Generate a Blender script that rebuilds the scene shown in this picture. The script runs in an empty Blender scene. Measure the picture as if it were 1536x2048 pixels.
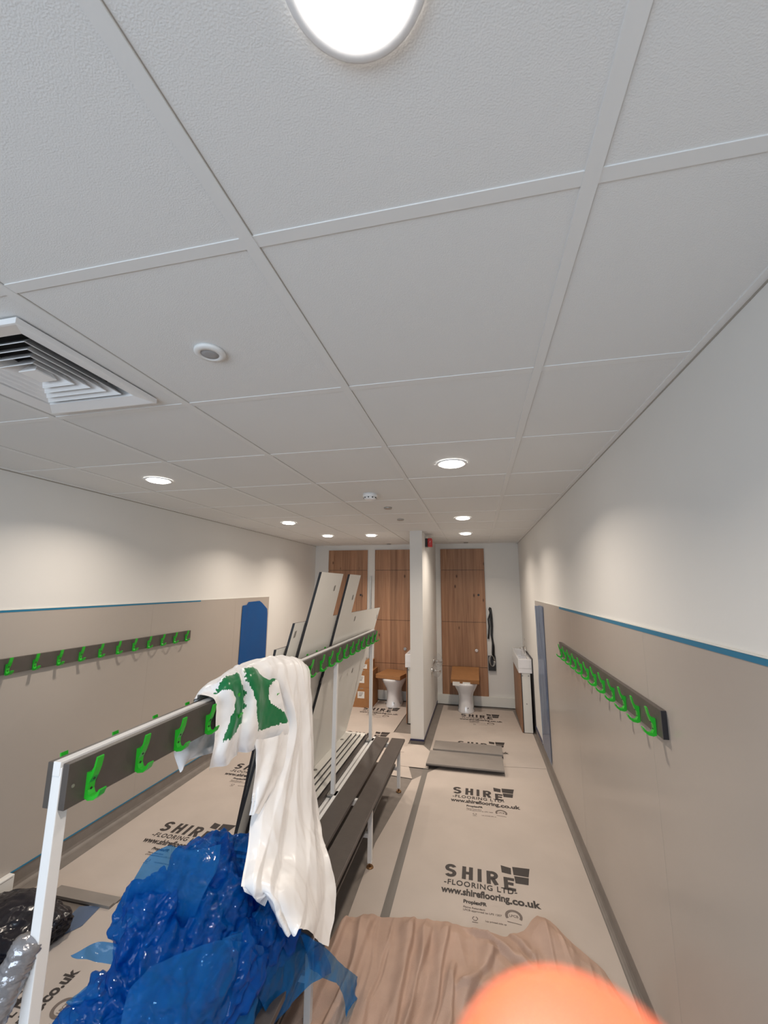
import bpy, bmesh, math, random
from mathutils import Vector, Matrix, noise
random.seed(7)
S = bpy.context.scene
COL = S.collection
PI = math.pi

# ------------------------------------------------------------------ camera
F_PX, PITCH, YAW, ROLL = 817.4, .1778, .2212, .0065
cp, sp, cy, sy, cr, sr = math.cos(PITCH), math.sin(PITCH), math.cos(YAW), math.sin(YAW), math.cos(ROLL), math.sin(ROLL)
FWD = Vector((-sy*cp, cy*cp, sp)); _rt = Vector((cy, sy, 0)); _up = _rt.cross(FWD)
RT = cr*_rt + sr*_up; UP = -sr*_rt + cr*_up
cam_d = bpy.data.cameras.new('camera'); cam = bpy.data.objects.new('camera', cam_d); COL.objects.link(cam)
m = Matrix((RT, UP, -FWD)).transposed().to_4x4(); cam.matrix_world = m
cam_d.sensor_fit = 'HORIZONTAL'; cam_d.sensor_width = 36; cam_d.lens = F_PX/1536*36
cam_d.clip_start = .004; cam_d.clip_end = 60
cam_d.dof.use_dof = True; cam_d.dof.focus_distance = 2.6; cam_d.dof.aperture_fstop = 9.0
S.camera = cam

# ------------------------------------------------------------------ light and exposure
S.view_settings.view_transform = 'Standard'; S.view_settings.look = 'None'
S.view_settings.gamma = 1; S.view_settings.use_curve_mapping = False
S.view_settings.exposure = 0.0
W = bpy.data.worlds.new('sky'); S.world = W; W.use_nodes = True
W.node_tree.nodes['Background'].inputs[0].default_value = (.55, .72, 1, 1)
W.node_tree.nodes['Background'].inputs[1].default_value = .8
LAMP_W = 9.6; LAMP_COL = (1, .865, .73); LAMP_EMIT = 22
DAY_W = 54; DAY_COL = (.76, .88, 1)
day = bpy.data.lights.new('daylight', 'AREA'); day.shape = 'RECTANGLE'; day.size = 2.5; day.size_y = 1.25
day.energy = DAY_W; day.color = DAY_COL
day_o = bpy.data.objects.new('daylight', day); COL.objects.link(day_o)
day_o.location = (-.95, -1.62, -.28); day_o.rotation_euler = (PI/2, 0, 0)   # outside the window, shining in (+y)

# ------------------------------------------------------------------ room numbers (metres, camera at the origin)
H = .6345; ZF = -1.70; XL = -2.61; XR = .618; YB = 6.43; YN = -1.5
PT = -.152; PB = -1.60           # wall sheet cladding top and bottom

# ------------------------------------------------------------------ helpers
def bx(bm, x0, x1, y0, y1, z0, z1, bevel=0, mat=0):
    b = bmesh.new()
    bmesh.ops.create_cube(b, size=1)
    for v in b.verts:
        v.co = Vector(((x0+x1)/2+v.co.x*(x1-x0), (y0+y1)/2+v.co.y*(y1-y0), (z0+z1)/2+v.co.z*(z1-z0)))
    if bevel: bmesh.ops.bevel(b, geom=b.edges[:], offset=bevel, segments=2, affect='EDGES', profile=.6)
    for f in b.faces: f.material_index = mat
    add(bm, b)
def add(bm, b, M=None):
    if M is not None: bmesh.ops.transform(b, matrix=M, verts=b.verts[:])
    vm = {v: bm.verts.new(v.co) for v in b.verts}
    for f in b.faces:
        try:
            g = bm.faces.new([vm[v] for v in f.verts]); g.material_index = f.material_index; g.smooth = f.smooth
        except ValueError: pass
    b.free()
def cyl(bm, p0, p1, r0, r1=None, n=20, mat=0, smooth=True, cap=True):
    r1 = r0 if r1 is None else r1
    p0, p1 = Vector(p0), Vector(p1); d = (p1-p0); q = d.to_track_quat('Z', 'Y')
    rings = []
    for p, r in ((p0, r0), (p1, r1)):
        rings.append([bm.verts.new(p+q@Vector((r*math.cos(2*PI*i/n), r*math.sin(2*PI*i/n), 0))) for i in range(n)])
    for i in range(n):
        f = bm.faces.new((rings[0][i], rings[0][(i+1) % n], rings[1][(i+1) % n], rings[1][i])); f.smooth = smooth; f.material_index = mat
    if cap:
        f = bm.faces.new(rings[0][::-1]); f.material_index = mat
        f = bm.faces.new(rings[1]); f.material_index = mat
def lathe(bm, prof, c=(0, 0, 0), n=40, sx=1, sy_=1, mat=0, shift=None):
    """prof: (radius, z) from the bottom up; shift(z) moves a ring in y"""
    rings = []
    for r, z in prof:
        oy = shift(z) if shift else 0
        rings.append([bm.verts.new((c[0]+sx*r*math.cos(2*PI*i/n), c[1]+oy+sy_*r*math.sin(2*PI*i/n), c[2]+z)) for i in range(n)])
    for a, b in zip(rings, rings[1:]):
        for i in range(n):
            f = bm.faces.new((a[i], a[(i+1) % n], b[(i+1) % n], b[i])); f.smooth = True; f.material_index = mat
    if prof[0][0] > 1e-5: bm.faces.new(rings[0][::-1]).material_index = mat
    if prof[-1][0] > 1e-5: bm.faces.new(rings[-1]).material_index = mat
def tube(bm, pts, r, n=10, mat=0):
    pts = [Vector(p) for p in pts]; rings = []
    for i, p in enumerate(pts):
        t = (pts[min(i+1, len(pts)-1)]-pts[max(i-1, 0)]).normalized()
        q = t.to_track_quat('Z', 'Y'); rr = r[i] if isinstance(r, (list, tuple)) else r
        rings.append([bm.verts.new(p+q@Vector((rr*math.cos(2*PI*k/n), rr*math.sin(2*PI*k/n), 0))) for k in range(n)])
    for a, b in zip(rings, rings[1:]):
        # align rings
        off = min(range(n), key=lambda o: (a[0].co-b[o].co).length)
        for i in range(n):
            f = bm.faces.new((a[i], a[(i+1) % n], b[(i+1+off) % n], b[(i+off) % n])); f.smooth = True; f.material_index = mat
    bm.faces.new(rings[0][::-1]); bm.faces.new(rings[-1])
def prism(bm, poly, ax, a0, a1, mat=0):
    """polygon of 2-D points extruded along axis ax ('x','y','z') from a0 to a1"""
    def P(p, a):
        return {'x': (a, p[0], p[1]), 'y': (p[0], a, p[1]), 'z': (p[0], p[1], a)}[ax]
    A = [bm.verts.new(P(p, a0)) for p in poly]; B = [bm.verts.new(P(p, a1)) for p in poly]
    fs = [bm.faces.new(A[::-1]), bm.faces.new(B)]
    n = len(poly)
    for i in range(n): fs.append(bm.faces.new((A[i], A[(i+1) % n], B[(i+1) % n], B[i])))
    for f in fs: f.material_index = mat
def obj(name, bm, mats, parent=None, smooth=None):
    bmesh.ops.recalc_face_normals(bm, faces=bm.faces[:])
    me = bpy.data.meshes.new(name); bm.to_mesh(me); bm.free()
    for mm in (mats if isinstance(mats, (list, tuple)) else [mats]): me.materials.append(mm)
    if smooth is not None:
        for p in me.polygons: p.use_smooth = smooth
    o = bpy.data.objects.new(name, me); COL.objects.link(o)
    if parent: o.parent = parent
    return o
def box(name, a, mats, parent=None, bevel=0):
    bm = bmesh.new(); bx(bm, *a, bevel=bevel); return obj(name, bm, mats, parent)
def tag(o, label=None, cat=None, group=None, kind=None):
    if label: o['label'] = label
    if cat: o['category'] = cat
    if group: o['group'] = group
    if kind: o['kind'] = kind
    return o
def thing(name, label, cat, loc=(0, 0, 0), group=None):
    o = bpy.data.objects.new(name, None); COL.objects.link(o); o.location = loc; o.empty_display_size = .05
    return tag(o, label, cat, group)
def struct(o): o['kind'] = 'structure'; return o
def at(u, v, x):
    """world point on the plane X = x seen at photo pixel u, v (used to take measurements off the photo)"""
    d = FWD + RT*((u-768)/F_PX) + UP*((1024-v)/F_PX)
    return d*(x/d.x)

# ------------------------------------------------------------------ materials
def mat(name, col, rough=.5, metal=0, bump=0, bscale=50, spec=.5, var=0, vscale=5, detail=4, stretch=None, coat=0, sss=0, vcol=None):
    M = bpy.data.materials.new(name); M.use_nodes = True; nt = M.node_tree; P = nt.nodes['Principled BSDF']
    P.inputs['Base Color'].default_value = (*col, 1); P.inputs['Roughness'].default_value = rough
    P.inputs['Metallic'].default_value = metal; P.inputs['Specular IOR Level'].default_value = spec
    P.inputs['Coat Weight'].default_value = coat
    if sss:
        P.inputs['Subsurface Weight'].default_value = sss
    tc = nt.nodes.new('ShaderNodeTexCoord'); mp = nt.nodes.new('ShaderNodeMapping')
    nt.links.new(tc.outputs['Object'], mp.inputs[0])
    if stretch: mp.inputs['Scale'].default_value = stretch
    if var:
        n = nt.nodes.new('ShaderNodeTexNoise'); n.inputs['Scale'].default_value = vscale; n.inputs['Detail'].default_value = detail
        nt.links.new(mp.outputs[0], n.inputs['Vector'])
        r = nt.nodes.new('ShaderNodeValToRGB'); c2 = vcol if vcol else tuple(c*(1-var) for c in col)
        r.color_ramp.elements[0].color = (*c2, 1); r.color_ramp.elements[1].color = (*col, 1)
        r.color_ramp.elements[0].position = .3; r.color_ramp.elements[1].position = .7
        nt.links.new(n.outputs['Fac'], r.inputs[0]); nt.links.new(r.outputs[0], P.inputs['Base Color'])
    if bump:
        n = nt.nodes.new('ShaderNodeTexNoise'); n.inputs['Scale'].default_value = bscale; n.inputs['Detail'].default_value = 3
        nt.links.new(mp.outputs[0], n.inputs['Vector'])
        b = nt.nodes.new('ShaderNodeBump'); b.inputs['Strength'].default_value = bump; b.inputs['Distance'].default_value = .002
        nt.links.new(n.outputs['Fac'], b.inputs['Height']); nt.links.new(b.outputs[0], P.inputs['Normal'])
    return M
def emit(name, col, s):
    M = bpy.data.materials.new(name); M.use_nodes = True; nt = M.node_tree; nt.nodes.clear()
    e = nt.nodes.new('ShaderNodeEmission'); e.inputs[0].default_value = (*col, 1); e.inputs[1].default_value = s
    o = nt.nodes.new('ShaderNodeOutputMaterial'); nt.links.new(e.outputs[0], o.inputs[0]); return M
def film(name, col, through, rough=.12, body=None, bump=0, bscale=30):
    """thin plastic film: part lets tinted light through, part glossy body"""
    M = bpy.data.materials.new(name); M.use_nodes = True; nt = M.node_tree; P = nt.nodes['Principled BSDF']
    P.inputs['Base Color'].default_value = (*(body or col), 1); P.inputs['Roughness'].default_value = rough
    t = nt.nodes.new('ShaderNodeBsdfTransparent'); t.inputs[0].default_value = (*col, 1)
    mx = nt.nodes.new('ShaderNodeMixShader'); mx.inputs[0].default_value = 1-through
    out = nt.nodes['Material Output']
    nt.links.new(t.outputs[0], mx.inputs[1]); nt.links.new(P.outputs[0], mx.inputs[2]); nt.links.new(mx.outputs[0], out.inputs[0])
    if bump:
        tc = nt.nodes.new('ShaderNodeTexCoord'); n = nt.nodes.new('ShaderNodeTexNoise'); n.inputs['Scale'].default_value = bscale
        n.inputs['Detail'].default_value = 4; n.inputs['Distortion'].default_value = 1.2
        nt.links.new(tc.outputs['Object'], n.inputs['Vector'])
        b = nt.nodes.new('ShaderNodeBump'); b.inputs['Strength'].default_value = bump; b.inputs['Distance'].default_value = .01
        nt.links.new(n.outputs['Fac'], b.inputs['Height']); nt.links.new(b.outputs[0], P.inputs['Normal'])
    return M
def wood(name):
    M = bpy.data.materials.new(name); M.use_nodes = True; nt = M.node_tree; P = nt.nodes['Principled BSDF']; L = nt.links
    tc = nt.nodes.new('ShaderNodeTexCoord')
    mp = nt.nodes.new('ShaderNodeMapping'); mp.inputs['Scale'].default_value = (9, 9, .35); L.new(tc.outputs['Object'], mp.inputs[0])
    n = nt.nodes.new('ShaderNodeTexNoise'); n.inputs['Scale'].default_value = 3; n.inputs['Detail'].default_value = 8; n.inputs['Roughness'].default_value = .62; n.inputs['Distortion'].default_value = .5
    L.new(mp.outputs[0], n.inputs['Vector'])
    r = nt.nodes.new('ShaderNodeValToRGB'); cr_ = r.color_ramp
    cr_.elements[0].position = .28; cr_.elements[0].color = (.24, .11, .055, 1)
    cr_.elements[1].position = .72; cr_.elements[1].color = (.45, .25, .14, 1)
    L.new(n.outputs['Fac'], r.inputs[0])
    # planks of slightly different tone
    sx = nt.nodes.new('ShaderNodeSeparateXYZ'); L.new(tc.outputs['Object'], sx.inputs[0])
    ma = nt.nodes.new('ShaderNodeMath'); ma.operation = 'MULTIPLY'; ma.inputs[1].default_value = 9; L.new(sx.outputs['X'], ma.inputs[0])
    fl = nt.nodes.new('ShaderNodeMath'); fl.operation = 'FLOOR'; L.new(ma.outputs[0], fl.inputs[0])
    wn = nt.nodes.new('ShaderNodeTexWhiteNoise'); wn.noise_dimensions = '1D'; L.new(fl.outputs[0], wn.inputs['W'])
    hs = nt.nodes.new('ShaderNodeMapRange'); hs.inputs['To Min'].default_value = .82; hs.inputs['To Max'].default_value = 1.12; L.new(wn.outputs['Value'], hs.inputs['Value'])
    hv = nt.nodes.new('ShaderNodeHueSaturation'); L.new(hs.outputs[0], hv.inputs['Value']); L.new(r.outputs[0], hv.inputs['Color'])
    # knots
    mk = nt.nodes.new('ShaderNodeMapping'); mk.inputs['Scale'].default_value = (5.5, 0.01, 2.6); L.new(tc.outputs['Object'], mk.inputs[0])
    v = nt.nodes.new('ShaderNodeTexVoronoi'); v.inputs['Scale'].default_value = 1.0; L.new(mk.outputs[0], v.inputs['Vector'])
    kr = nt.nodes.new('ShaderNodeValToRGB'); kr.color_ramp.elements[0].position = .03; kr.color_ramp.elements[0].color = (1, 1, 1, 1)
    kr.color_ramp.elements[1].position = .09; kr.color_ramp.elements[1].color = (0, 0, 0, 1); L.new(v.outputs['Distance'], kr.inputs[0])
    mx = nt.nodes.new('ShaderNodeMixRGB'); mx.inputs[2].default_value = (.07, .03, .015, 1)
    L.new(kr.outputs[0], mx.inputs[0]); L.new(hv.outputs[0], mx.inputs[1]); L.new(mx.outputs[0], P.inputs['Base Color'])
    P.inputs['Roughness'].default_value = .55
    return M

M_wall = mat('wall_paint', (.72, .71, .685), .75, bump=.12, bscale=60, var=.03, vscale=2)
M_ceil = mat('ceiling_tile', (.76, .76, .75), .95, bump=.4, bscale=420, spec=.1)
M_grid = mat('ceiling_grid_paint', (.76, .76, .75), .5)
M_panel = mat('wall_sheet_beige', (.42, .378, .34), .22, var=.05, vscale=1.2, spec=.45)
M_joint = mat('sheet_joint', (.33, .295, .26), .4)
M_panel_edge = mat('wall_sheet_trim', (.33, .30, .26), .4)
M_vinyl = mat('vinyl_floor', (.215, .19, .17), .5, var=.15, vscale=14)
M_skirt_w = mat('white_skirting', (.72, .72, .68), .5)
M_teal = mat('teal_tape', (.015, .17, .30), .4)
M_bluefilm = film('blue_film', (.05, .22, .60), .12, .25, body=(.004, .085, .29), bump=.25, bscale=6)
M_slatefilm = film('pale_blue_film', (.25, .38, .65), .3, .18, body=(.13, .19, .31), bump=.15, bscale=5)
M_navy = mat('navy_tape', (.012, .016, .07), .4)
M_white = mat('white_powder_coat', (.82, .82, .82), .28)
M_slat = mat('dark_grey_laminate', (.085, .073, .066), .42, var=.12, vscale=25, bump=.15, bscale=90)
M_core = mat('black_core', (.012, .011, .014), .4)
M_board = mat('white_laminate', (.70, .69, .65), .3, var=.03, vscale=3)
M_stick = mat('pencil_mark', (.22, .21, .19), .6)
M_green = mat('green_plastic', (.02, .42, .022), .28)
M_hole = mat('screw_hole', (.01, .01, .01), .5)
M_chrome = mat('chrome', (.75, .74, .73), .12, metal=1)
M_steel = mat('galvanised_steel', (.45, .44, .42), .4, metal=.8)
M_brass = mat('brass_foot', (.30, .17, .08), .4, metal=.7)
M_ceramic = mat('white_ceramic', (.76, .76, .78), .08, coat=.5)
M_card = mat('brown_cardboard', (.36, .17, .065), .8, var=.12, vscale=12)
M_label = mat('white_label', (.74, .73, .70), .6)
M_wood = wood('wood_laminate')
M_paper = mat('floor_protection_sheet', (.515, .452, .405), .62, var=.10, vscale=3.2, detail=8, bump=.6, bscale=9, spec=.3)
M_print = mat('black_print', (.035, .028, .026), .6)
M_printg = mat('grey_print', (.15, .12, .105), .6)
M_gtape = mat('grey_floor_tape', (.17, .155, .14), .5)
M_cloth = mat('cotton_dust_sheet', (.54, .385, .31), .95, var=.16, vscale=7, bump=.9, bscale=420, spec=.1)
M_bagw = mat('white_polythene', (.93, .93, .94), .26, spec=.5, sss=.0)
M_bagg = mat('green_print', (.008, .185, .062), .3)
M_black = mat('black_plastic', (.012, .012, .013), .3)
M_blackbag = mat('black_bin_bag', (.008, .008, .014), .2, bump=1, bscale=22)
M_red = mat('red_plastic', (.45, .012, .012), .3)
M_rubber = mat('black_rubber', (.02, .02, .02), .6)
M_grey = mat('grey_plastic', (.27, .27, .27), .5)
M_greyboard = mat('grey_board', (.27, .245, .225), .45, var=.1, vscale=8)
M_lens = mat('sensor_lens', (.33, .33, .34), .35)
M_duct = mat('dark_duct', (.012, .012, .012), .8)
M_lamp = emit('lamp_diffuser', (1, .93, .86), LAMP_EMIT)
M_wrap = mat('plastic_wrap', (.30, .30, .32), .14, metal=.5, bump=.6, bscale=120)
M_blueplastic = film('blue_polythene', (.14, .50, .95),   .52, .05, body=(.002, .105, .42), bump=.3, bscale=14)
M_blueflap = film('blue_polythene_single', (.25, .58, .92), .55, .08, body=(.01, .17, .50), bump=.7, bscale=12)
M_clear = film('clear_wrap', (.92, .92, .92), .8, .08, body=(.6, .6, .6))
M_skin = mat('skin', (.72, .135, .066), .5, sss=.6, var=.06, vscale=300)

# ------------------------------------------------------------------ the room shell
struct(box('floor', (XL-.1, XR+.1, YN-.1, YB+.1, ZF-.1, ZF), M_vinyl))
bm = bmesh.new(); 
dx, dy, dr = -1.302, .906, .19
for a in ((XL-.1, dx-dr, YN-.1, YB+.1), (dx+dr, XR+.1, YN-.1, YB+.1), (dx-dr, dx+dr, YN-.1, dy-dr), (dx-dr, dx+dr, dy+dr, YB+.1)):
    bx(bm, *a, H+.008, H+.1)
bmesh.ops.remove_doubles(bm, verts=bm.verts[:], dist=1e-5)
struct(obj('ceiling', bm, M_ceil))
struct(box('wall_left', (XL-.12, XL, YN-.1, YB+.1, ZF, H+.008), M_wall))
struct(box('wall_right', (XR, XR+.12, YN-.1, YB+.1, ZF, H+.008), M_wall))
struct(box('wall_back', (XL, XR, YB, YB+.12, ZF, H+.008), M_wall))
bm = bmesh.new()     # wall behind the camera, with the window opening
wx0, wx1, wz0, wz1 = -2.2, .3, -.9, .35
bx(bm, XL, wx0, YN-.1, YN, ZF, H+.008); bx(bm, wx1, XR, YN-.1, YN, ZF, H+.008)
bx(bm, wx0, wx1, YN-.1, YN, ZF, wz0); bx(bm, wx0, wx1, YN-.1, YN, wz1, H+.008)
struct(obj('wall_front', bm, M_wall))
bm = bmesh.new()
for a in ((wx0, wx1, wz0, wz0+.05), (wx0, wx1, wz1-.05, wz1), (wx0, wx0+.05, wz0, wz1), (wx1-.05, wx1, wz0, wz1), (-.98, -.92, wz0, wz1)):
    bx(bm, a[0], a[1], YN-.07, YN-.02, a[2], a[3])
win = struct(obj('window_1', bm, M_white))
# partition between the two cubicles
PX0, PX1, PY = -.763, -.617, 4.80
struct(box('wall_partition', (PX0, PX1, PY, YB, ZF+.035, H+.008), M_wall))
struct(box('trim_1', (PX0-.002, PX1+.002, PY-.002, YB, ZF, ZF+.04), M_vinyl))
bm = bmesh.new()
bx(bm, PX0-.004, PX1+.004, PY-.006, PY, ZF+.032, ZF+.05); bx(bm, PX1, PX1+.004, PY, YB-.02, ZF+.03, ZF+.052)
tag(obj('masking_tape', bm, M_navy), 'navy masking tape along the bottom edge of the partition between the toilets', 'tape')

# ceiling grid: main runners, cross tees, wall angle
bw = .013; zb, zt = H+.004, H+.009
bm = bmesh.new(); GX = [-.4014+.6*k for k in range(-3, 2)]; GY = [.6032+.6*k for k in range(-3, 10)]
for x in GX: bx(bm, x-bw, x+bw, YN, YB, zb, zt); bx(bm, x+bw, x+bw+.0016, YN, YB, zb+.0032, zt, mat=1)
struct(obj('trim_2', bm, (M_grid, M_panel_edge)))
bm = bmesh.new()
for y in GY:
    xs = [XL]+GX+[XR]
    for a, b in zip(xs, xs[1:]): bx(bm, a+bw, b-bw, y-bw, y+bw, zb+.002, zt)
struct(obj('trim_3', bm, M_grid))
bm = bmesh.new()
bx(bm, XL, XL+.022, YN, YB, zb-.001, zt); bx(bm, XR-.022, XR, YN, YB, zb-.001, zt); bx(bm, XL, XR, YB-.022, YB, zb-.001, zt)
struct(obj('trim_4', bm, M_grid))
bm = bmesh.new()
bx(bm, XL, XL+.002, YN, YB, zb-.006, zb); bx(bm, XR-.002, XR, YN, YB, zb-.006, zb)
struct(obj('trim_5', bm, M_panel_edge))

# beige sheet cladding on both long walls
bm = bmesh.new(); bx(bm, XL, XL+.006, YN, 4.90, PB, PT); struct(obj('trim_6', bm, M_panel))
bm = bmesh.new(); bx(bm, XR-.006, XR, YN, 4.82, PB, PT); struct(obj('trim_7', bm, M_panel))
bm = bmesh.new()
bx(bm, XL, XL+.008, YN, 4.905, PT, PT+.004); bx(bm, XL, XL+.008, 4.90, 4.905, PB, PT)
bx(bm, XR-.008, XR, YN, 4.825, PT, PT+.004); bx(bm, XR-.008, XR, 4.82, 4.825, PB, PT)
struct(obj('trim_8', bm, M_skirt_w))
# joint lines of the sheets
bm = bmesh.new()
for y in (.45, 1.7, 2.95, 4.15):
    bx(bm, XL+.006, XL+.0063, y, y+.0012, PB, PT); bx(bm, XR-.0063, XR-.006, y+.1, y+.1010, PB, PT)
struct(obj('trim_9', bm, M_joint))
# coved vinyl skirting
def skirt(name, x, s, y0, y1):
    bm = bmesh.new()
    prof = [(x, ZF), (x, PB-.002), (x+s*.004, PB-.002), (x+s*.005, ZF+.03), (x+s*.009, ZF+.014), (x+s*.018, ZF+.004), (x+s*.03, ZF+.001), (x+s*.03, ZF)]
    prism(bm, prof, 'y', y0, y1); struct(obj(name, bm, M_vinyl))
skirt('baseboard_left', XL, 1, YN, YB); skirt('baseboard_right', XR, -1, YN, YB)
struct(box('baseboard_back', (XL+.01, PX0, YB-.035, YB, ZF+.01, -1.558), M_skirt_w, bevel=.003))
struct(box('baseboard_back', (PX1, XR-.01, YB-.035, YB, ZF+.01, -1.558), M_skirt_w, bevel=.003))
# teal edge strips
tag(box('masking_tape', (XL+.006, XL+.008, YN, 3.55, PT-.012, PT-.001), M_teal), 'teal tape strip along the top of the left beige wall sheet', 'tape')
tag(box('masking_tape', (XR-.008, XR-.006, YN, 3.44, PT-.016, PT-.001), M_teal), 'teal tape strip along the top of the right beige wall sheet', 'tape')
tag(box('masking_tape', (XL+.006, XL+.009, YN, 4.2, PB-.004, PB+.004), M_teal), 'thin teal tape line along the bottom of the left beige wall sheet', 'tape')
# dark tape line behind the basin down the right skirting
tag(box('masking_tape', (XR-.009, XR-.001, 4.825, 5.35, PB-.01, PB+.012), M_navy), 'navy tape along the skirting between beige wall sheet and right basin', 'tape')

# blue films on the far ends of the cladding
def wall_film(name, x, s, outline, M, label):
    """wrinkled sheet lying on the wall; outline = list of (y,z)"""
    bm = bmesh.new()
    ys = [p[0] for p in outline]; zs = [p[1] for p in outline]
    n = len(outline)
    A = [bm.verts.new((x, p[0], p[1])) for p in outline]; f = bm.faces.new(A)
    bmesh.ops.triangulate(bm, faces=[f]); bmesh.ops.subdivide_edges(bm, edges=bm.edges[:], cuts=6, use_grid_fill=True)
    for v in bm.verts:
        v.co.x = x+s*(.002+.010*abs(noise.noise(Vector((v.co.y*6, v.co.z*3, x)))))
    return tag(obj(name, bm, M, smooth=True), label, 'film')
wall_film('protective_film', XL+.007, 1, [(4.26, -1.55), (4.28, -.235), (4.36, -.232), (4.40, -.20), (4.66, -.195), (4.72, -.22), (4.86, -.30), (4.87, -.36), (4.89, -1.55)], M_bluefilm,
          'saturated blue protective film covering the far end of the left wall sheet')
wall_film('protective_film', XR-.008, -1, [(4.26, -1.59), (4.24, -.19), (4.40, -.185), (4.60, -.20), (4.80, -.205), (4.79, -.24), (4.78, -1.59)], M_slatefilm,
          'pale slate blue film strip hanging down the far end of the right wall sheet')

# ------------------------------------------------------------------ back wall wood panels
def duct_panel(x0, x1, joints, label, knob=None):
    t = thing('wood_duct_panel', label, 'wall panel', ((x0+x1)/2, YB, ZF))
    def loc(b): return b
    for z0, z1 in zip(joints, joints[1:]):
        o = box('access_panel', (x0, x1, YB-.022, YB-.001, z0+.0025, z1-.0025), M_wood, bevel=.0015)
        o.parent = t; o.matrix_parent_inverse = Matrix.Translation((-(x0+x1)/2, -YB, -ZF))
    o = box('backing', (x0+.004, x1-.004, YB-.008, YB-.0005, joints[0]+.003, joints[-1]-.003), M_core)
    o.parent = t; o.matrix_parent_inverse = Matrix.Translation((-(x0+x1)/2, -YB, -ZF))
    if knob:
        for (kx, kz, kind) in knob:
            bm = bmesh.new()
            if kind == 'chrome':
                cyl(bm, (kx, YB-.022, kz), (kx, YB-.034, kz), .027, .022, 24); cyl(bm, (kx, YB-.034, kz), (kx, YB-.045, kz), .014, .012, 20)
                o = obj('flush_button', bm, M_chrome)
            else:
                cyl(bm, (kx, YB-.0215, kz), (kx, YB-.0245, kz), .016, .016, 20)
                o = obj('pipe_hole', bm, M_core)
            o.parent = t; o.matrix_parent_inverse = Matrix.Translation((-(x0+x1)/2, -YB, -ZF))
    return t
J = [-1.560, -1.167, -.53, .24, .565]
duct_panel(-2.37, -1.71, J, 'wood effect duct panel nearest the left wall, with a small dark hole', [(-1.814, -.152, 'hole')])
duct_panel(-1.585, -.925, J, 'wood effect duct panel behind the left toilet beside the partition', [(-1.098, -.949, 'chrome')])
duct_panel(-.54, .117, J, 'tall wood effect duct panel behind the right toilet', [(-.036, -.93, 'chrome'), (.019, -.132, 'hole')])
bm = bmesh.new(); bx(bm, -1.665, -1.64, YB-.03, YB-.001, -1.1, .147, bevel=.002)
tag(obj('grey_channel', bm, M_steel), 'grey vertical metal channel on the white strip between the two left wood panels', 'pipe channel')

# ------------------------------------------------------------------ toilets
def toilet(cx, label, boxrot, labels):
    t = thing('toilet', label, 'toilet', (cx, 6.2, ZF))
    bm = bmesh.new()
    n = 44
    def ring(hw, yf, yb, z):
        r = []
        for i in range(n):
            a = 2*PI*i/n; c, s = math.cos(a), math.sin(a)
            x = hw*math.copysign(abs(c)**.8, c)
            y = (yf if s < 0 else yb)*math.copysign(abs(s)**.8, s)*(1 if s > 0 else -1)
            y = -abs(s)**.85*abs(yf) if s < 0 else abs(s)**.5*yb
            r.append(bm.verts.new((x, y, z)))
        return r
    prof = [(.118, -.20, .18, 0), (.116, -.20, .18, .02), (.105, -.185, .18, .06), (.098, -.175, .18, .14), (.100, -.175, .18, .21), (.118, -.19, .18, .26),
            (.148, -.225, .18, .31), (.165, -.25, .18, .35), (.172, -.262, .18, .375), (.172, -.262, .18, .392), (.150, -.24, .16, .396)]
    R = [ring(*p) for p in prof]
    for a, b in zip(R, R[1:]):
        for i in range(n): bm.faces.new((a[i], a[(i+1) % n], b[(i+1) % n], b[i])).smooth = True
    bm.faces.new(R[0][::-1]); bm.faces.new(R[-1])
    obj('pan', bm, M_ceramic, t)
    bm = bmesh.new(); cyl(bm, (.03, -.187, .075), (.03, -.196, .075), .006, n=12); obj('sticker', bm, M_black, t)
    for q in (-1, 1): bm = bmesh.new(); cyl(bm, (q*.096, -.09, .05), (q*.112, -.09, .05), .011, n=14); obj('fixing_cap', bm, M_grey, t)
    # cardboard sleeve on the seat
    bm = bmesh.new(); bx(bm, -.19, .19, -.24, .17, 0, .055, bevel=.004)
    bmesh.ops.transform(bm, matrix=Matrix.Translation((0, 0, .397)) @ Matrix.Rotation(boxrot[0], 4, 'Z') @ Matrix.Translation((0, -.24, 0)) @ Matrix.Rotation(boxrot[1], 4, 'X') @ Matrix.Translation((0, .24, 0)), verts=bm.verts[:])
    s = obj('seat_wrapping', bm, M_card, t)
    for (lx0, lx1, lz0, lz1) in labels:
        bm = bmesh.new(); bx(bm, lx0, lx1, -.245, -.2405, lz0, lz1)
        bmesh.ops.transform(bm, matrix=Matrix.Translation((0, 0, .397)) @ Matrix.Rotation(boxrot[0], 4, 'Z'), verts=bm.verts[:])
        obj('label', bm, M_label, s)
    return t
toilet(-.2, 'white toilet with flat cardboard on its seat and two white labels, right cubicle', (0, .24), [(-.165, -.07, -.03, .03), (-.03, .07, -.005, .028)])
toilet(-1.22, 'white toilet with cardboard box over its seat, left cubicle beside stacked cartons', (-.22, .0), [])

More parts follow.
